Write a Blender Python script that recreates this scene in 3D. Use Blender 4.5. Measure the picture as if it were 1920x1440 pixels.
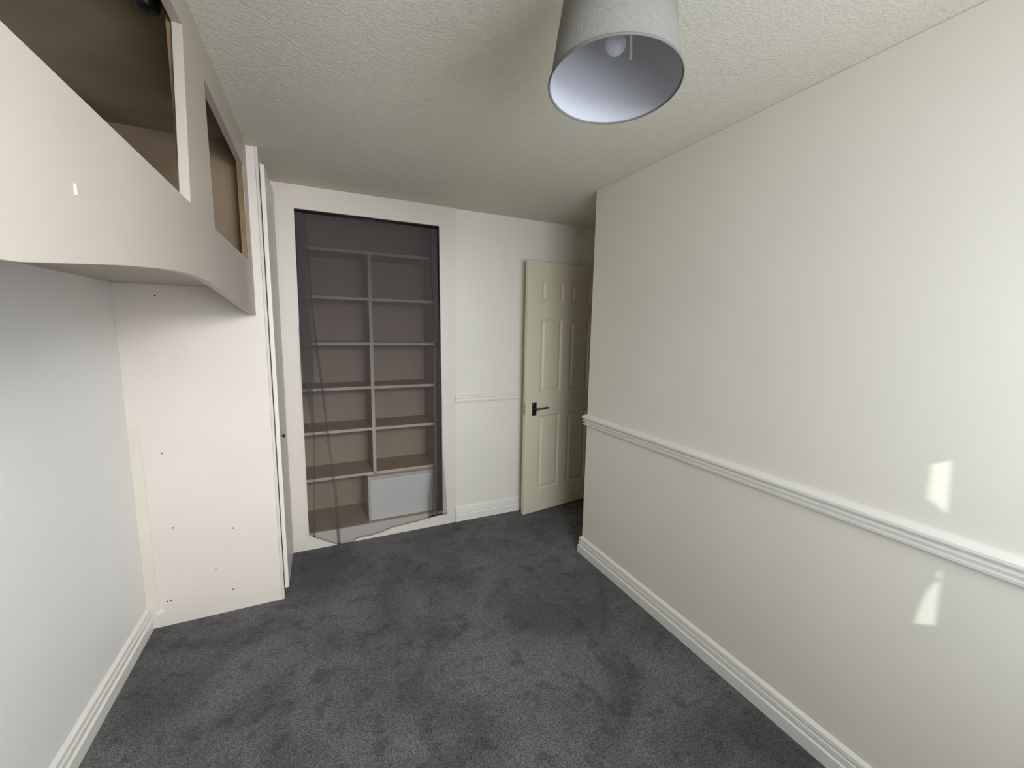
import bpy, bmesh, math, random
from mathutils import Vector, Matrix
random.seed(7)
for o in list(bpy.data.objects): bpy.data.objects.remove(o, do_unlink=True)
S = bpy.context.scene
C = S.collection

# ------------------------------------------------ camera
cd = bpy.data.cameras.new('camera'); cam = bpy.data.objects.new('camera', cd); C.objects.link(cam)
cd.sensor_fit = 'HORIZONTAL'; cd.sensor_width = 36.0; cd.lens = 36.0 * 761.4857 / 1920.0; cd.clip_start = 0.02
R = Matrix(((0.9051873495, 0.0405353656, -0.4230753438),
            (-0.4246606778, 0.1267712909, -0.8964331255),
            (0.0172965630, 0.9911033871, 0.1319654446)))
cam.matrix_world = Matrix.Translation((0, 0, 1.5008)) @ R.to_4x4()
S.camera = cam

# ------------------------------------------------ colour management, world, lights
S.view_settings.view_transform = 'Standard'; S.view_settings.look = 'None'
S.view_settings.gamma = 1.0; S.view_settings.use_curve_mapping = False
S.view_settings.exposure = 0.0
w = bpy.data.worlds.new('sky'); S.world = w; w.use_nodes = True
bg = w.node_tree.nodes['Background']; bg.inputs[0].default_value = (0.62, 0.74, 0.95, 1); bg.inputs[1].default_value = 1.0

def area(name, loc, rot, sx, sy, power, col, spread=180):
    l = bpy.data.lights.new(name, 'AREA'); l.shape = 'RECTANGLE'; l.size = sx; l.size_y = sy
    l.energy = power; l.color = col; l.spread = math.radians(spread)
    o = bpy.data.objects.new(name, l); C.objects.link(o); o.location = loc; o.rotation_euler = rot
    return o
# daylight through the window in the wall behind the camera
area('window_daylight', (0.75, -0.66, 1.48), (math.radians(89), 0, 0), 1.30, 0.95, 32.0, (0.88, 0.945, 1.10), 160)
# lamp added inside the window to brighten the left wall and wardrobe panel
b0 = Vector((0.35, -0.65, 1.92)); bd = Vector((-0.50, 2.4, 0.60)) - b0
area('left_fill_lamp', b0, bd.to_track_quat('-Z', 'Y').to_euler(), 0.9, 0.3, 21.0, (0.92, 0.965, 1.04), 85)
sd = bpy.data.lights.new('sun', 'SUN'); sd.energy = 4.0; sd.angle = math.radians(0.35); sd.color = (0.93, 1.0, 0.98)
sun = bpy.data.objects.new('sun', sd); C.objects.link(sun)
SUN = Vector((0.5, 1.0, -0.6)).normalized()
sun.rotation_euler = SUN.to_track_quat('-Z', 'Y').to_euler(); sun.location = (-1, -3, 4)

# ------------------------------------------------ measures (metres)
XR, XL, YRE, YF, YP, XE, H = 1.5627, -0.8238, 2.150, 2.905, 2.4065, -0.2366, 2.35
YB = -0.75          # wall behind the camera
YW = 2.925          # plaster of the far wall
XA = 2.235          # alcove side wall (doorway)
FX = -0.285         # outer face of the bed fascia

# ------------------------------------------------ materials
def mat(name, col, rough=0.6, bump=0.0, bscale=200.0, var=0.0, vscale=3.0, spec=0.4, detail=3.0, col2=None, metal=0.0):
    m = bpy.data.materials.new(name); m.use_nodes = True
    nt = m.node_tree; N = nt.nodes; L = nt.links; b = N['Principled BSDF']
    b.inputs['Base Color'].default_value = (*col, 1); b.inputs['Roughness'].default_value = rough
    b.inputs['Specular IOR Level'].default_value = spec; b.inputs['Metallic'].default_value = metal
    tc = N.new('ShaderNodeTexCoord')
    if var > 0:
        n = N.new('ShaderNodeTexNoise'); n.inputs['Scale'].default_value = vscale; n.inputs['Detail'].default_value = detail
        L.new(tc.outputs['Object'], n.inputs['Vector'])
        r = N.new('ShaderNodeValToRGB'); r.color_ramp.elements[0].position = 0.35; r.color_ramp.elements[1].position = 0.65
        c2 = col2 or tuple(c * (1 - var) for c in col)
        r.color_ramp.elements[0].color = (*c2, 1); r.color_ramp.elements[1].color = (*col, 1)
        L.new(n.outputs['Fac'], r.inputs['Fac']); L.new(r.outputs['Color'], b.inputs['Base Color'])
    if bump > 0:
        n2 = N.new('ShaderNodeTexNoise'); n2.inputs['Scale'].default_value = bscale; n2.inputs['Detail'].default_value = 4
        L.new(tc.outputs['Object'], n2.inputs['Vector'])
        bp = N.new('ShaderNodeBump'); bp.inputs['Strength'].default_value = bump; bp.inputs['Distance'].default_value = 0.004
        L.new(n2.outputs['Fac'], bp.inputs['Height']); L.new(bp.outputs['Normal'], b.inputs['Normal'])
    return m

M = {}
M['wall'] = mat('wall_paint', (0.77, 0.73, 0.615), 0.5, 0.06, 90, 0.03, 2.0, 0.35)
M['wall_left'] = mat('left_wall_paint', (0.84, 0.82, 0.765), 0.5, 0.06, 90, 0.03, 2.0, 0.35)
M['ceiling'] = mat('textured_ceiling_paint', (0.71, 0.675, 0.555), 0.9, 0.55, 110, 0.03, 30, 0.1)
M['trim'] = mat('gloss_trim_paint', (0.80, 0.77, 0.68), 0.32, 0.02, 40, 0.03, 8, 0.5)
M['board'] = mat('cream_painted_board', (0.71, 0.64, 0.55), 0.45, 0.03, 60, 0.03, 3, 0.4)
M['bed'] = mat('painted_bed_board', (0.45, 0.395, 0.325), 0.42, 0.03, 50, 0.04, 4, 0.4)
M['raw'] = mat('raw_brown_board', (0.24, 0.155, 0.08), 0.7, 0.05, 120, 0.25, 6, 0.2)
M['lin_end'] = mat('brown_lining_board', (0.27, 0.20, 0.125), 0.7, 0.05, 120, 0.2, 3, 0.2)
M['lin_top'] = mat('dark_brown_lining_board', (0.33, 0.285, 0.205), 0.7, 0.05, 120, 0.35, 1.6, 0.2, 2.0, (0.17, 0.12, 0.06))
M['leaf'] = mat('ivory_leaf_paint', (0.76, 0.71, 0.60), 0.4, 0.02, 60, 0.02, 4, 0.4)
M['edge'] = mat('board_edge', (0.66, 0.60, 0.50), 0.5, 0.03, 80, 0.05, 8, 0.3)
M['strip'] = mat('yellowed_filler', (0.70, 0.64, 0.52), 0.6, 0.05, 60, 0.06, 5, 0.3)
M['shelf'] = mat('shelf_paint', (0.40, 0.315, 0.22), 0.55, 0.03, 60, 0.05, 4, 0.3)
M['boxing'] = mat('white_boxing_paint', (0.72, 0.72, 0.66), 0.5, 0.02, 60, 0.03, 4, 0.3)
M['door'] = mat('cream_door_paint', (0.70, 0.635, 0.46), 0.38, 0.02, 60, 0.02, 4, 0.45)
M['black'] = mat('black_metal', (0.012, 0.011, 0.010), 0.4, 0.0, spec=0.5)
M['steel'] = mat('dull_steel', (0.35, 0.34, 0.31), 0.4, 0.0, metal=0.8)
M['dark'] = mat('screw_hole', (0.10, 0.08, 0.06), 0.8)
M['plastic'] = mat('white_plastic', (0.78, 0.78, 0.76), 0.35)
M['upvc'] = mat('white_window_frame', (0.8, 0.8, 0.8), 0.3)
M['lining'] = mat('blocker_sheet', (0.6, 0.6, 0.58), 0.9)
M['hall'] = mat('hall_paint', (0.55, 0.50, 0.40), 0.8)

def carpet():
    m = bpy.data.materials.new('grey_carpet'); m.use_nodes = True
    nt = m.node_tree; N = nt.nodes; L = nt.links; b = N['Principled BSDF']
    b.inputs['Roughness'].default_value = 0.95; b.inputs['Specular IOR Level'].default_value = 0.1
    b.inputs['Sheen Weight'].default_value = 0.15; b.inputs['Sheen Roughness'].default_value = 0.5
    tc = N.new('ShaderNodeTexCoord')
    def noise(s, d, rough=0.55, dist=0.0):
        n = N.new('ShaderNodeTexNoise'); n.inputs['Scale'].default_value = s; n.inputs['Detail'].default_value = d
        n.inputs['Roughness'].default_value = rough; n.inputs['Distortion'].default_value = dist
        L.new(tc.outputs['Object'], n.inputs['Vector']); return n
    def ramp(n, a, b_, ca, cb):
        r = N.new('ShaderNodeValToRGB'); r.color_ramp.elements[0].position = a; r.color_ramp.elements[1].position = b_
        r.color_ramp.elements[0].color = (ca, ca, ca, 1); r.color_ramp.elements[1].color = (cb, cb, cb, 1)
        L.new(n.outputs['Fac'], r.inputs['Fac']); return r
    big = ramp(noise(2.1, 6, 0.62, 0.6), 0.38, 0.60, 0.58, 1.12)
    mid = ramp(noise(11, 5, 0.6, 0.3), 0.36, 0.47, 0.66, 1.03)
    tuft = ramp(noise(150, 4, 0.75), 0.38, 0.64, 0.35, 1.6)
    clump = ramp(noise(60, 3, 0.6), 0.35, 0.65, 0.8, 1.15)
    def mul(a, b_):
        x = N.new('ShaderNodeMix'); x.data_type = 'RGBA'; x.blend_type = 'MULTIPLY'; x.inputs[0].default_value = 1.0
        L.new(a, x.inputs[6]); L.new(b_, x.inputs[7]); return x.outputs[2]
    c = mul(mul(big.outputs[0], mid.outputs[0]), mul(tuft.outputs[0], clump.outputs[0]))
    base = N.new('ShaderNodeRGB'); base.outputs[0].default_value = (0.126, 0.121, 0.114, 1)
    L.new(mul(base.outputs[0], c), b.inputs['Base Color'])
    bp = N.new('ShaderNodeBump'); bp.inputs['Strength'].default_value = 0.8; bp.inputs['Distance'].default_value = 0.006
    L.new(noise(230, 3, 0.7).outputs['Fac'], bp.inputs['Height']); L.new(bp.outputs['Normal'], b.inputs['Normal'])
    return m
M['carpet'] = carpet()

def sheer():
    m = bpy.data.materials.new('sheer_grey_voile'); m.use_nodes = True
    nt = m.node_tree; N = nt.nodes; L = nt.links
    for n in list(N): N.remove(n)
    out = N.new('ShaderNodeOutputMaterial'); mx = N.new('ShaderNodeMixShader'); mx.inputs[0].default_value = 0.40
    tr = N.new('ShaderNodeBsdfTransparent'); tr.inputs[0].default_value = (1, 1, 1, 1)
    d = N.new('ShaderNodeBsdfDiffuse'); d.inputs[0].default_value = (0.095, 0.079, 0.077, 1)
    # opacity grows with height, putting the shade of the upper recess into the cloth
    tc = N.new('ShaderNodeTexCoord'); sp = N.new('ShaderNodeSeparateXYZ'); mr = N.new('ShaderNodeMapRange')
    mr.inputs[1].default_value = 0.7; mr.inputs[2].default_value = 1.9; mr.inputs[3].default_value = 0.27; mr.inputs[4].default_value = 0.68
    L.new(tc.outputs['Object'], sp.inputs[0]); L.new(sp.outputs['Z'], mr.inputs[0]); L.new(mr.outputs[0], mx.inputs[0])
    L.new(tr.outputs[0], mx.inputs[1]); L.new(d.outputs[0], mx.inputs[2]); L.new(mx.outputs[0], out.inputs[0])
    return m
M['sheer'] = sheer()

def shade_fabric():
    m = mat('grey_linen_shade', (0.21, 0.20, 0.17), 0.9, 0.35, 420, 0.12, 160, 0.1)
    return m
M['shade'] = shade_fabric()
M['shade_in'] = mat('pale_shade_lining', (0.36, 0.36, 0.375), 0.75, 0.02, 300, spec=0.2)
M['rim'] = mat('shade_rim_tape', (0.12, 0.115, 0.10), 0.8)

def glass():
    m = bpy.data.materials.new('bulb_glass'); m.use_nodes = True
    nt = m.node_tree; N = nt.nodes; L = nt.links
    for n in list(N): N.remove(n)
    out = N.new('ShaderNodeOutputMaterial'); mx = N.new('ShaderNodeMixShader'); mx.inputs[0].default_value = 0.45
    tr = N.new('ShaderNodeBsdfTransparent'); g = N.new('ShaderNodeBsdfPrincipled')
    g.inputs['Base Color'].default_value = (0.75, 0.76, 0.76, 1); g.inputs['Roughness'].default_value = 0.08
    L.new(tr.outputs[0], mx.inputs[1]); L.new(g.outputs[0], mx.inputs[2]); L.new(mx.outputs[0], out.inputs[0])
    return m
M['glass'] = glass()

# ------------------------------------------------ helpers
def link(name, me, m=None, parent=None, smooth=False, loc=None):
    o = bpy.data.objects.new(name, me); C.objects.link(o)
    if m is not None and not me.materials: me.materials.append(m)
    if parent is not None: o.parent = parent
    if loc is not None: o.location = loc
    if smooth:
        for p in me.polygons: p.use_smooth = True
    return o
def from_bm(name, bm, m=None, parent=None, smooth=False, loc=None):
    bmesh.ops.recalc_face_normals(bm, faces=bm.faces)
    me = bpy.data.meshes.new(name); bm.to_mesh(me); bm.free()
    return link(name, me, m, parent, smooth, loc)
def add_box(bm, a, b, bev=0.0):
    x0, y0, z0 = a; x1, y1, z1 = b
    r = bmesh.ops.create_cube(bm, size=1.0)
    vs = r['verts']
    for v in vs:
        v.co = Vector(((x0 + x1) / 2 + v.co.x * (x1 - x0), (y0 + y1) / 2 + v.co.y * (y1 - y0), (z0 + z1) / 2 + v.co.z * (z1 - z0)))
    if bev:
        es = list({e for v in vs for e in v.link_edges})
        bmesh.ops.bevel(bm, geom=es, offset=bev, segments=2, affect='EDGES', profile=0.5)
def box(name, a, b, m, parent=None, bev=0.0):
    bm = bmesh.new(); add_box(bm, a, b, bev); return from_bm(name, bm, m, parent)
def boxes(name, lst, m, parent=None, bev=0.0):
    bm = bmesh.new()
    for a, b in lst: add_box(bm, a, b, bev)
    return from_bm(name, bm, m, parent)
def outline(name, outer, holes, thick, mw, m, parent=None, bev=0.0):
    """a board of given thickness cut to an outline with holes; mw maps local (u, v, depth) to the room"""
    cu = bpy.data.curves.new(name, 'CURVE'); cu.dimensions = '2D'; cu.fill_mode = 'BOTH'
    for pts in [outer] + holes:
        s = cu.splines.new('POLY'); s.points.add(len(pts) - 1)
        for i, p in enumerate(pts): s.points[i].co = (p[0], p[1], 0, 1)
        s.use_cyclic_u = True
    cu.extrude = thick / 2 - bev; cu.bevel_depth = bev; cu.bevel_resolution = 1; cu.offset = -bev
    t = bpy.data.objects.new('tmp', cu); C.objects.link(t)
    dg = bpy.context.evaluated_depsgraph_get(); me = bpy.data.meshes.new_from_object(t.evaluated_get(dg))
    bpy.data.objects.remove(t); bpy.data.curves.remove(cu)
    me.name = name; me.transform(mw); me.materials.clear()
    bm = bmesh.new(); bm.from_mesh(me); bmesh.ops.remove_doubles(bm, verts=bm.verts, dist=1e-5)
    bmesh.ops.recalc_face_normals(bm, faces=bm.faces); bm.to_mesh(me); bm.free()
    for p in me.polygons: p.use_smooth = False
    return link(name, me, m, parent)
def sweep(name, prof, path, m, parent=None, out=None):
    """moulding: prof is (depth, height) pairs; path a list of ((x, y), (nx, ny)) with mitred outward normals"""
    bm = bmesh.new(); rings = []
    for (x, y), (nx, ny) in path:
        rings.append([bm.verts.new((x + nx * d, y + ny * d, z)) for d, z in prof])
    n = len(prof)
    for a, b in zip(rings, rings[1:]):
        for i in range(n):
            bm.faces.new((a[i], a[(i + 1) % n], b[(i + 1) % n], b[i]))
    bm.faces.new(rings[0]); bm.faces.new(rings[-1])
    return from_bm(name, bm, m, parent)
def lathe(bm, prof, mw=Matrix(), seg=48, closed=False):
    rings = []
    for r, z in prof:
        if r < 1e-6: rings.append([bm.verts.new(mw @ Vector((0, 0, z)))])
        else: rings.append([bm.verts.new(mw @ Vector((r * math.cos(2 * math.pi * k / seg), r * math.sin(2 * math.pi * k / seg), z))) for k in range(seg)])
    pairs = list(zip(rings, rings[1:])) + ([(rings[-1], rings[0])] if closed else [])
    for a, b in pairs:
        for k in range(seg):
            k2 = (k + 1) % seg
            if len(a) == 1: bm.faces.new((a[0], b[k], b[k2]))
            elif len(b) == 1: bm.faces.new((a[k], b[0], a[k2]))
            else: bm.faces.new((a[k], b[k], b[k2], a[k2]))
def tube(bm, a, b, r, seg=12):
    a = Vector(a); b = Vector(b); d = b - a
    mw = Matrix.Translation(a) @ d.to_track_quat('Z', 'Y').to_matrix().to_4x4()
    lathe(bm, [(0, 0), (r, 0), (r, d.length), (0, d.length)], mw, seg)
def empty(name, loc, label, cat, group=None):
    o = bpy.data.objects.new(name, None); C.objects.link(o); o.location = loc; o.empty_display_size = 0.05
    tag(o, label, cat, group); return o
def tag(o, label=None, cat=None, group=None):
    if label: o['label'] = label
    if cat: o['category'] = cat
    if group: o['group'] = group
    return o
def struct(o, label=None):
    o['kind'] = 'structure'
    if label: o['label'] = label
    return o
def rehome(root):
    """children are modelled in room coordinates; keep them there under a root that stands at its base"""
    bpy.context.view_layer.update()
    inv = Matrix.Translation(root.location).inverted()
    for ch in root.children:
        ch.location = ch.location - root.location
I4 = Matrix.Identity(4)
def plane_x(x):      # local u -> +y, v -> +z, depth -> +x
    return Matrix(((0, 0, 1, x), (1, 0, 0, 0), (0, 1, 0, 0), (0, 0, 0, 1)))
def plane_y(y):      # local u -> +x, v -> +z, depth -> -y
    return Matrix(((1, 0, 0, 0), (0, 0, -1, y), (0, 1, 0, 0), (0, 0, 0, 1)))

# ------------------------------------------------ the room shell
struct(box('floor', (-1.0, -0.95, -0.06), (3.35, 3.75, 0.0), M['carpet']), 'dark grey trodden carpet covering the whole room')
struct(box('ceiling', (-1.0, -0.95, H), (3.35, 3.75, H + 0.1), M['ceiling']), 'off-white stippled ceiling')
struct(box('wall_left', (XL - 0.1, YB - 0.1, 0), (XL, 3.5, H), M['wall_left']), 'white left wall under the raised bed box')
struct(box('wall_right', (XR, YB - 0.1, 0), (XR + 0.12, YRE, H), M['wall'], bev=0.003), 'long off-white right wall with chair rail and skirting')
struct(box('wall_alcove', (XR + 0.12, YRE - 0.12, 0), (XA + 0.1, YRE, H), M['wall']), 'short return wall beside the room door')
struct(box('wall_far', (0.905, YW, 0), (XA + 0.1, YW + 0.1, H), M['wall']), 'narrow white far wall between the shelf cupboard and the door')
struct(box('wall_cupboard', (XL, 3.40, 0), (0.905, 3.5, H), M['wall']), 'wall behind the shelf cupboard')
struct(box('wall_recess', (0.885, YW, 0), (0.905, 3.40, H), M['wall']), 'side wall of the cupboard recess')
# doorway wall
struct(outline('wall_doorway', [(YRE, 0), (YRE, H), (YW, H), (YW, 0), (2.925 - 0.012, 0), (2.925 - 0.012, 2.06), (2.165, 2.06), (2.165, 0)], [],
               0.1, plane_x(XA + 0.05), M['wall']), 'wall around the open doorway')
struct(box('wall_hall', (3.25, 1.6, 0), (3.35, 3.75, H), M['hall']), 'dim hall wall beyond the doorway')
struct(boxes('wall_passage', [((XA + 0.1, 1.6, 0), (3.25, 1.7, H)), ((XA + 0.1, 3.65, 0), (3.25, 3.75, H)),
                              ((XA, 1.7, 0), (XA + 0.1, YRE - 0.12, H)), ((XA, YW + 0.1, 0), (XA + 0.1, 3.65, H))], M['hall']), 'dim passage walls beyond the doorway')
# wall behind the camera, with its window
WX0, WX1, WZ0, WZ1 = -0.16, 1.40, 0.72, 2.12
struct(outline('wall_back', [(XL, 0), (XR, 0), (XR, H), (XL, H)], [[(WX0, WZ0), (WX0, WZ1), (WX1, WZ1), (WX1, WZ0)]], 0.1, plane_y(YB - 0.05), M['wall']),
       'wall with the window, behind the viewer')
win = struct(outline('window_1', [(WX0, WZ0), (WX1, WZ0), (WX1, WZ1), (WX0, WZ1)],
                     [[(WX0 + .05, WZ0 + .05), (WX0 + .05, WZ1 - .05), (0.70, WZ1 - .05), (0.70, WZ0 + .05)],
                      [(1.06, WZ0 + .05), (1.06, WZ1 - .05), (WX1 - .05, WZ1 - .05), (WX1 - .05, WZ0 + .05)],
                      [(0.74, WZ0 + .05), (0.74, WZ1 - .05), (1.02, WZ1 - .05), (1.02, WZ0 + .05)]], 0.05, plane_y(YB - 0.07), M['upvc']),
             'white framed window behind the viewer')
box('window_sill', (WX0 - 0.03, YB - 0.045, WZ0 - 0.03), (WX1 + 0.03, YB + 0.09, WZ0 - 0.001), M['upvc'], win, 0.004)

# added sheets, out of view, block the sun; their gap shapes its patches
YC = -0.70
def back(y, z):      # where the sun ray that lands on the right wall at (y, z) crosses the blocker
    k = (y - YC) / SUN.y
    return (XR - k * SUN.x, z - k * SUN.z)
lp = [back(*q) for q in [(.507, 1.142), (.505, 1.042), (.484, 1.030), (.466, 1.016), (.447, .990), (.4405, .94), (.4405, .895), (.449, .865), (.459, .838), (.461, .828), (.453, .818), (.465, .800), (.476, .765), (.484, .720), (.492, .654)]]
rp = [back(*q) for q in [(.455, 1.146), (.447, 1.00), (.4405, .94), (.440, .893), (.438, .78), (.434, .672)]]
mid = sum(p[0] for p in lp + rp) / len(lp + rp)
def sun_blocker(name, pts, side, xo, label):
    top = (rp[0][0], pts[0][1]); bot = (rp[-1][0] , pts[-1][1])
    outer = [(xo, WZ0 - 0.1), (xo, WZ1 + 0.1)]
    if side < 0: outer += [(rp[0][0], WZ1 + 0.1), (rp[0][0], lp[0][1])] + lp + [(rp[-1][0] + .004, lp[-1][1] - 0.002), (rp[-1][0] + .004, WZ0 - 0.1)]
    else: outer += [(rp[0][0], WZ1 + 0.1)] + rp + [(rp[-1][0], WZ0 - 0.1)]
    o = outline(name, outer, [], 0.006, plane_y(YC + 0.004 * side), M['lining'])
    return tag(o, label, 'curtain')
sun_blocker('sun_blocker', lp, -1, WX0 - 0.08, 'pale unseen sun blocker added over the window half farther from the right wall')
sun_blocker('sun_blocker', rp, 1, WX1 + 0.08, 'pale unseen sun blocker added over the window half nearer the right wall')

# skirtings and rails
skirt = [(0, 0), (0.020, 0), (0.020, 0.050), (0.012, 0.056), (0.012, 0.060), (0.016, 0.064), (0.015, 0.080), (0.007, 0.084), (0.007, 0.088), (0.014, 0.092), (0.012, 0.106), (0, 0.117)]
struct(sweep('baseboard_right', skirt, [((XR, YB), (-1, 0)), ((XR, YRE), (-1, 1)), ((XR + 0.3, YRE), (0, 1))], M['trim']), 'white skirting board along the right wall')
struct(sweep('baseboard_left', skirt, [((XL, YB), (1, 0)), ((XL, YP - 0.002), (1, 0))], M['trim']), 'white skirting board along the left wall')
struct(sweep('baseboard_far', skirt, [((0.909, YW), (0, -1)), ((XA, YW), (0, -1))], M['trim']), 'white skirting board on the narrow far wall')
rail = [(0, 0.962), (0.008, 0.960), (0.024, 0.946), (0.024, 0.937), (0.007, 0.933), (0.007, 0.927), (0.020, 0.923), (0.020, 0.917), (0.007, 0.912), (0.007, 0.907), (0.019, 0.903), (0.017, 0.893), (0, 0.886)]
struct(sweep('trim_1', rail, [((XR, YB), (-1, 0)), ((XR, YRE), (-1, 1)), ((XR + 0.3, YRE), (0, 1))], M['trim']), 'moulded chair rail along the right wall')
rail2 = [(0, 1.000), (0.010, 0.996), (0.012, 0.985), (0.008, 0.975), (0.010, 0.960), (0.006, 0.946), (0, 0.942)]
struct(sweep('trim_2', rail2, [((0.909, YW), (0, -1)), ((XA, YW), (0, -1))], M['wall']), 'flat chair rail painted in with the far wall')

# ------------------------------------------------ six panel room door, standing open against the far wall
dr = bpy.data.objects.new('door_1', None); C.objects.link(dr); struct(dr, 'cream six-panel door standing open against the far wall')
A0 = Vector((1.437, 2.786, 0)); dd = Vector((0.66, 0.088, 0)).normalized()
dr.location = A0; dr.rotation_euler = (0, 0, math.atan2(dd.y, dd.x))
DW, DH0, DH1 = 0.76, 0.012, 2.025
# local: x across the leaf, y into the leaf, z up
holes = []
rows = [(1.725, 1.880), (1.008, 1.593), (0.200, 0.822)]
cols = [(0.132, 0.345), (0.430, 0.643)]
for z0, z1 in rows:
    for x0, x1 in cols: holes.append((x0, x1, z0, z1))
outline('leaf', [(0, DH0), (DW, DH0), (DW, DH1), (0, DH1)], [[(a, c), (a, d), (b, d), (b, c)] for a, b, c, d in holes], 0.035, plane_y(0.0175), M['door'], dr, 0.0012)
for a, b, c, d in holes:
    bm = bmesh.new()
    def rect(i, y): return [bm.verts.new((x, y, z)) for x, z in ((a + i, c + i), (b - i, c + i), (b - i, d - i), (a + i, d - i))]
    rs = [rect(-0.001, 0.0005), rect(0.004, 0.0022), rect(0.014, 0.0075), rect(0.022, 0.0075), rect(0.036, 0.0022), rect(0.04, 0.0018)]
    for p, q in zip(rs, rs[1:]):
        for k in range(4): bm.faces.new((p[k], p[(k + 1) % 4], q[(k + 1) % 4], q[k]))
    bm.faces.new(rs[-1])
    bk = rect(-0.001, 0.03); bm.faces.new(bk)
    for k in range(4): bm.faces.new((rs[0][k], rs[0][(k + 1) % 4], bk[(k + 1) % 4], bk[k]))
    from_bm('panel', bm, M['door'], dr)
hd = box('door_handle', (0.061, -0.009, 0.826), (0.101, 0.0, 0.932), M['black'], dr, 0.003)
hd['label'] = 'black lever handle on a short backplate'
bm = bmesh.new(); tube(bm, (0.081, -0.009, 0.884), (0.081, -0.045, 0.884), 0.009); tube(bm, (0.074, -0.045, 0.884), (0.185, -0.048, 0.890), 0.0085)
from_bm('lever', bm, mat('worn_bronze', (0.10, 0.075, 0.05), 0.35, metal=0.5), hd, True)
box('latch_plate', (-0.0015, 0.006, 0.84), (0.0, 0.028, 0.93), M['steel'], dr)
for z in (0.25, 1.80):
    bm = bmesh.new(); tube(bm, (DW + 0.004, 0.0, z - 0.04), (DW + 0.004, 0.0, z + 0.04), 0.006); from_bm('hinge', bm, M['steel'], dr, True)
# door lining on the doorway
struct(boxes('trim_3', [((XA - 0.012, 2.158, 0), (XA, 2.200, 2.10)), ((XA - 0.012, 2.158, 2.055), (XA, 2.912, 2.10))], M['trim'], bev=0.002), 'door frame around the open doorway')

# ------------------------------------------------ raised bed box on the left
bed = empty('raised_bed', (XL, 1.0, 1.55), 'cream boxed-in high bed on the left wall with arched lower edge', 'bed')
low = [(0.42, 1.553), (0.50, 1.556), (0.625, 1.563), (0.76, 1.579), (0.87, 1.592), (1.0, 1.605), (1.114, 1.615), (1.22, 1.622),
       (1.309, 1.625), (1.40, 1.6255), (1.50, 1.622), (1.595, 1.616), (1.70, 1.608), (1.82, 1.598), (1.944, 1.586), (2.1, 1.573), (2.25, 1.561), (2.34, 1.554), (YP - 0.001, 1.550)]
fo = low + [(YP - 0.001, H - 0.001), (0.42, H - 0.001)]
h1 = [(0.48, 1.808), (0.48, 2.255), (1.395, 2.255), (1.335, 1.808)]
h2 = [(1.605, 1.800), (1.605, 2.238), (2.300, 2.222), (2.270, 1.800)]
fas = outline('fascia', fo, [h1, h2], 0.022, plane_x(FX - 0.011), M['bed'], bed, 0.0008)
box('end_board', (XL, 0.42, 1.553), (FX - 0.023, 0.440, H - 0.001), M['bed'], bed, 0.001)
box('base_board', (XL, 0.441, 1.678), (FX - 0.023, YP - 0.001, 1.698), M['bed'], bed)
def batten(a, b): return box('batten', a, b, M['raw'], bed, 0.001)
bx1, bx0 = FX - 0.0225, FX - 0.036
batten((bx0, 1.405, 1.70), (bx1, 1.445, H - 0.002))
batten((bx0, 1.555, 1.70), (bx1, 1.592, H - 0.002))
batten((bx0, 2.330, 1.70), (bx1, YP - 0.002, H - 0.002))
batten((bx0, 0.445, 2.285), (bx1, 1.400, 2.325))
box('top_lining', (XL, 0.442, H - 0.010), (bx0 - 0.002, YP - 0.012, H - 0.001), M['lin_top'], bed)['label'] = 'dark brown board lining the top'
box('jamb_lining', (FX - 0.022, 2.266, 1.802), (FX - 0.0005, 2.269, 2.222), M['raw'], bed)
box('end_lining', (XL, YP - 0.010, 1.70), (bx0 - 0.002, YP - 0.001, H - 0.001), M['lin_end'], bed)['label'] = 'unpainted brown board lining the far end'
ch = box('paint_chip', (FX, 0.757, 1.668), (FX + 0.0008, 0.761, 1.682), M['plastic'], bed)
rehome(bed)
fit = bmesh.new()
lathe(fit, [(0, -0.034), (0.020, -0.033), (0.028, -0.026), (0.031, -0.012), (0.031, 0), (0, 0)], Matrix.Identity(4), 24)
tag(from_bm('ceiling_fitting', fit, M['black'], smooth=True, loc=(-0.375, 1.475, H - 0.010)), 'small round black fitting on the ceiling inside the high bed box', 'fitting')

# ------------------------------------------------ wardrobe beyond the bed
wd = empty('wardrobe', (-0.53, YP + 0.25, 0), 'cream built-in wardrobe with a plain side panel and narrow door left of the shelves', 'wardrobe')
box('side_panel', (XL, YP, 0), (XE - 0.0125, YP + 0.020, H - 0.001), M['board'], wd, 0.0008)
box('edge_strip', (XE - 0.012, YP - 0.001, 0), (XE, YP + 0.022, H - 0.001), M['edge'], wd, 0.0015)['label'] = 'slightly darker upright edge strip'
box('filler_strip', (XL, YP - 0.003, 0.12), (XL + 0.045, YP, 1.02), M['strip'], wd, 0.001)['label'] = 'yellowed strip in the corner by the left wall'
leaf = box('door', (XE + 0.002, YP + 0.030, 0.045), (XE + 0.022, 2.880, 2.285), M['leaf'], wd, 0.002)
leaf['label'] = 'tall white door seen edge-on'
bm = bmesh.new(); lathe(bm, [(0, 0), (0.004, 0), (0.004, 0.008), (0.009, 0.012), (0.010, 0.017), (0.007, 0.021), (0, 0.022)], Matrix.Translation((XE + 0.022, 2.475, 0.908)) @ Matrix.Rotation(math.pi / 2, 4, 'Y'), 20)
from_bm('knob', bm, M['black'], leaf, True)
boxes('carcass', [((XE - 0.030, YP + 0.024, 2.30), (XE - 0.004, YF - 0.001, H - 0.001)), ((XE - 0.045, YP + 0.03, 0.0), (XE - 0.030, YF - 0.001, 0.045)), ((XE - 0.03, 2.885, 0), (XE - 0.004, YF - 0.001, 2.30))], M['board'], wd)
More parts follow.
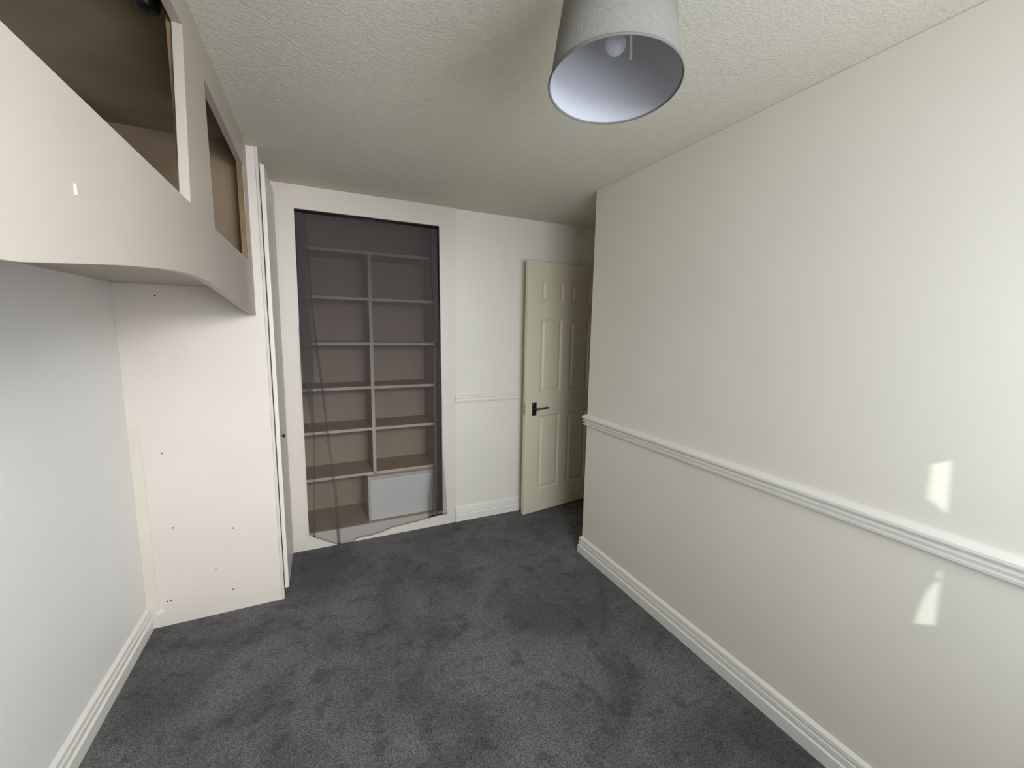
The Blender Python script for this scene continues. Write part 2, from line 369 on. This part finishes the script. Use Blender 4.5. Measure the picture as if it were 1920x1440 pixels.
for x, z in [(-0.707, .888), (-0.676, 1.628), (-0.693, .508), (-0.448, .458), (-0.535, .251), (-0.469, .12), (-0.742, .129), (-0.728, .130)]:
    bm = bmesh.new(); lathe(bm, [(0, 0), (0.0042, 0), (0.0036, 0.0012), (0, 0.0012)], Matrix.Translation((x, YP + 0.0002, z)) @ Matrix.Rotation(math.pi / 2, 4, 'X'), 10)
    from_bm('screw', bm, M['dark'], wd)
bm = bmesh.new(); add_box(bm, (-0.790, YP - 0.0012, 0.075), (-0.757, YP - 0.0002, 0.093), 0.0004)
bmesh.ops.rotate(bm, verts=bm.verts, cent=(-0.773, YP, 0.084), matrix=Matrix.Rotation(math.radians(-22), 3, 'Y'))
from_bm('filler_patch', bm, M['plastic'], wd)['label'] = 'small white filler smear'
rehome(wd)

# ------------------------------------------------ shelf cupboard in the far wall
cb = empty('shelf_cupboard', (0.33, YF + 0.2, 0), 'cream-faced recessed cupboard of two-column shelves behind a sheer curtain', 'cupboard')
outline('face_frame', [(XE + 0.0, 0), (0.904, 0), (0.904, H - 0.001), (XE + 0.0, H - 0.001)], [[(-0.121, 0.112), (-0.113, 2.211), (0.786, 2.214), (0.803, 0.108)]], 0.018, plane_y(YF + 0.009), M['board'], cb, 0.0008)
SY, SB = YF + 0.125, YF + 0.43
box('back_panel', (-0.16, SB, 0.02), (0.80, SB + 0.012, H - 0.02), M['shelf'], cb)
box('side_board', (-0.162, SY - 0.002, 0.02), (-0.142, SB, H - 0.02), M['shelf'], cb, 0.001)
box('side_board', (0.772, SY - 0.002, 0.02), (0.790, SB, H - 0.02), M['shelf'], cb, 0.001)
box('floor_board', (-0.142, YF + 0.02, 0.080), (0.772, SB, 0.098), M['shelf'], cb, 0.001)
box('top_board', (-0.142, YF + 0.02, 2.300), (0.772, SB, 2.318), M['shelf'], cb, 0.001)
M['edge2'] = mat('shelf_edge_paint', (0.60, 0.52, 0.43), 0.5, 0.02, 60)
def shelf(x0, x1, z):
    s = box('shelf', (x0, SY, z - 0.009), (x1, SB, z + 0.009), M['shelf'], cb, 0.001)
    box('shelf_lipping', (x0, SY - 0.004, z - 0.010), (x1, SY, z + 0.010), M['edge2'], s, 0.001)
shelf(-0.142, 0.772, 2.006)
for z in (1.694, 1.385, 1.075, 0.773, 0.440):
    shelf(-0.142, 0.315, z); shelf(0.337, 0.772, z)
dv = box('divider', (0.316, SY, 0.098), (0.336, SB, 1.996), M['shelf'], cb, 0.001)
box('divider_lipping', (0.315, SY - 0.005, 0.45), (0.337, SY, 1.996), M['edge2'], dv, 0.001)
bxp = box('boxing_panel', (0.288, YF + 0.075, 0.098), (0.735, YF + 0.09, 0.405), M['boxing'], cb, 0.001); bxp['label'] = 'plain white panel closing the lowest right compartment'
boxes('boxing_frame', [((0.270, YF + 0.070, 0.098), (0.288, SB - 0.01, 0.408)), ((0.270, YF + 0.070, 0.408), (0.755, YF + 0.13, 0.430)), ((0.735, YF + 0.07, 0.098), (0.755, YF + 0.10, 0.408))], M['edge2'], cb, 0.001)
for x, z in [(-0.165, .20), (-0.165, .165), (0.86, .66)]:
    bm = bmesh.new(); lathe(bm, [(0, 0), (0.005, 0), (0.004, 0.0012), (0, 0.0012)], Matrix.Translation((x, YF + 0.0002, z)) @ Matrix.Rotation(math.pi / 2, 4, 'X'), 10)
    from_bm('screw', bm, M['strip'], cb)
rehome(cb)

# ------------------------------------------------ sheer curtain across that cupboard
def lerp(tab, t):
    tab = sorted(tab)
    if t <= tab[0][0]: return tab[0][1]
    for (a, va), (b, vb) in zip(tab, tab[1:]):
        if t <= b: return va + (vb - va) * (t - a) / (b - a)
    return tab[-1][1]
cu = empty('sheer_curtain', (0.33, YF - 0.01, 0), 'sheer grey-mauve curtain hanging over the recessed shelves', 'curtain')
hem = [(-0.119, 0.112), (-0.056, .080), (0.002, .045), (0.035, .020), (0.058, .006), (0.151, .006), (0.160, .012), (0.173, .026), (0.27, .033), (0.354, .038), (0.418, .062), (0.513, .064), (0.672, .080), (0.733, .096), (0.84, .088)]
dg_ = [(0.0, .062), (.40, .050), (.62, .033), (.84, .016), (1.13, -.002), (1.34, -.022), (1.67, -.042), (2.0, -.050), (2.2, -.066)]
rt = [(0.085, .832), (.27, .824), (.44, .810), (.61, .797), (.776, .797), (.937, .797), (1.176, .790), (1.41, .780), (1.71, .780), (2.2, .781)]
gl = [(0.1, .680), (.25, .684), (.457, .708), (.70, .728), (.94, .742), (1.18, .745), (1.56, .740), (2.2, .728)]
TOPZ = 2.198
def ycur(z): return lerp([(0, YF - 0.020), (1.25, YF - 0.016), (1.55, YF - 0.006), (1.95, YF + 0.034), (2.2, YF + 0.036)], z)
def section(z):
    L = -0.119 if z < 1.5 else -0.113
    d = lerp(dg_, z); wd_ = lerp([(0, 0.020), (0.9, 0.016), (1.4, 0.014), (2.2, 0.012)], z)
    a1 = lerp([(0, -.100), (.8, -.070), (1.1, -.10), (1.4, -.113), (2.2, -.112)], z)
    a2 = lerp([(0, -.086), (.8, -.056), (1.1, -.055), (1.4, d - .02), (2.2, d - wd_ / 2 - .001)], z)
    g = lerp(gl, z); r = lerp(rt, z)
    P = [(L, 0)]
    P += [(a1, .001), (a2, .004), (a1 + .002, .008), (a2 + .003, .011)]
    P += [(d - wd_ / 2, .002), (d + wd_ / 2, -.002), (d - wd_ / 2, -.006), (d + wd_ / 2, -.002)]
    n = 26
    for k in range(1, n + 1):
        x = d + wd_ / 2 + (g - d - wd_ / 2) * k / n
        fold = 0.004 * math.sin(k * 0.9) + 0.003 * math.sin(k * 2.3 + 1)
        P.append((x, fold * (0.5 + 0.5 * (1 - z / 2.2))))
    # second narrow fold near x = .17 at the hem is folded into the gather of the body
    m_ = 4
    for k in range(m_):
        t0 = (k + 1.0) / m_; t1 = max(0.03, (k - 0.25) / m_)
        P.append((g + (r - g) * t0, .003 + .0016 * (k % 3)))
        if k < m_ - 1: P.append((g + (r - g) * t1, .0065 + .001 * (k % 2)))
    return P
NZ = 44
bm = bmesh.new(); base = section(0.06); cols_ = []
ncol = len(base)
for j in range(ncol):
    hz = lerp(hem, base[j][0]); col = []
    for i in range(NZ + 1):
        t = i / NZ; z = TOPZ + (hz - TOPZ) * t
        x, dy = section(z)[j]
        col.append(bm.verts.new((x, ycur(z) - dy, z)))
    cols_.append(col)
for a, b in zip(cols_, cols_[1:]):
    for i in range(NZ): bm.faces.new((a[i], b[i], b[i + 1], a[i + 1]))
me = bpy.data.meshes.new('fabric'); bm.to_mesh(me); bm.free()
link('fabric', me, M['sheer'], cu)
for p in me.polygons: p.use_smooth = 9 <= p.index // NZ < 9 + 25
# stitched hem along the bottom: the cloth is doubled there
bm = bmesh.new(); prev = None
for j in range(ncol):
    hz = lerp(hem, base[j][0]); x, dy = section(hz + .01)[j]
    cur = [bm.verts.new((x, ycur(hz) - dy - 0.0015, hz + 0.0)), bm.verts.new((x, ycur(hz) - dy - 0.0015, hz + 0.013))]
    if prev: bm.faces.new((prev[0], cur[0], cur[1], prev[1]))
    prev = cur
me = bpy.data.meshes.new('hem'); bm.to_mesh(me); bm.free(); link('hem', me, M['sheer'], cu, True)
bm = bmesh.new(); tube(bm, (-0.16, YF + 0.032, 2.200), (0.80, YF + 0.032, 2.204), 0.005)
from_bm('curtain_wire', bm, M['black'], cu, True)
rehome(cu)

# ------------------------------------------------ pendant lamp
lc = Vector((0.6025, 0.7827, 2.0333)); nrm = Vector((0.0466, 0.0619, 1.0)).normalized()
Q = Matrix.Translation(lc) @ nrm.to_track_quat('Z', 'Y').to_matrix().to_4x4()
pl = empty('pendant_lamp', (0.6115, 0.7946, H), 'grey fabric drum shade pendant hanging from the ceiling', 'lamp')
R0, SHH, TP = 0.140, 0.205, 0.135
def rr(z): return R0 - TP * z
bm = bmesh.new(); lathe(bm, [(rr(0), 0), (rr(SHH), SHH), (rr(SHH) - .0015, SHH), (rr(0) - .0015, 0)], Q, 96, True)
sh = from_bm('lamp_shade', bm, M['shade'], pl, True)
bm = bmesh.new(); lathe(bm, [(rr(0) - .0018, 0.001), (rr(SHH) - .0018, SHH - 0.001)], Q, 96); from_bm('shade_lining', bm, M['shade_in'], sh, True)['label'] = 'smooth pale lining'
for z in (0.0, SHH):
    bm = bmesh.new(); r_ = rr(z)
    lathe(bm, [(r_ + .0012 + .0022 * math.cos(a), z + .0030 * math.sin(a)) for a in [k * math.pi / 4 for k in range(8)]], Q, 96, True)
    from_bm('shade_rim', bm, M['rim'], sh, True)
bm = bmesh.new()
for k in range(3):
    a = math.radians(20 + 120 * k); p0 = Q @ Vector((0.02 * math.cos(a), 0.02 * math.sin(a), SHH - .03)); p1 = Q @ Vector((rr(SHH) * math.cos(a), rr(SHH) * math.sin(a), SHH - .002))
    tube(bm, p0, p1, 0.0014, 8)
lathe(bm, [(0.020 + .0015 * math.cos(a), SHH - .03 + .0015 * math.sin(a)) for a in [k * math.pi / 3 for k in range(6)]], Q, 32, True)
from_bm('shade_carrier', bm, M['plastic'], sh, True)
bm = bmesh.new(); lathe(bm, [(0, SHH - .062), (0.016, SHH - .062), (0.019, SHH - .045), (0.019, SHH - .01), (0.014, SHH + .005), (0.006, SHH + .02), (0, SHH + .02)], Q, 32)
from_bm('lamp_holder', bm, M['plastic'], pl, True)
bm = bmesh.new()
lathe(bm, [(0, .064)] + [(0.0225 * math.sin(a), .0865 - 0.0225 * math.cos(a)) for a in [math.radians(v) for v in range(12, 132, 12)]] + [(0.013, .118), (0.012, SHH - .060)], Q, 32)
from_bm('bulb', bm, M['glass'], pl, True)['label'] = 'small clear globe bulb'
top = Q @ Vector((0, 0, SHH + .015)); ros = Vector((0.6115, 0.7946, H))
bm = bmesh.new(); tube(bm, top, ros - Vector((0, 0, .02)), 0.003, 12); from_bm('cord', bm, M['plastic'], pl, True)
bm = bmesh.new(); lathe(bm, [(0, -.030), (.012, -.030), (.020, -.024), (.042, -.014), (.045, -.008), (.045, 0), (0, 0)], Matrix.Translation(ros), 40); from_bm('ceiling_rose', bm, M['plastic'], pl, True)
# seam tape down the lining
def cone_hit(px, py):
    d = (R @ Vector(((px - 960) / 761.4857, (720 - py) / 761.4857, -1))); o = Vector((0, 0, 1.5008)); Qi = Q.inverted(); best = None
    for i in range(400):
        p = Qi @ (o + d * (0.8 + i * 0.002))
        if 0 < p.z < SHH and p.xy.length < rr(p.z) - .002: best = p.copy()
    return best
hb = cone_hit(1183, 113)
if hb:
    a0 = math.atan2(hb.y, hb.x); da = 0.0035 / rr(hb.z)
    bm = bmesh.new(); vs = []
    for z in (hb.z, SHH - .002):
        for a in (a0 - da, a0 + da):
            for off in (.0022, .0040):
                vs.append(bm.verts.new(Q @ Vector(((rr(z) - off) * math.cos(a), (rr(z) - off) * math.sin(a), z))))
    bmesh.ops.convex_hull(bm, input=vs)
    from_bm('seam_tape', bm, M['plastic'], sh)
rehome(pl)
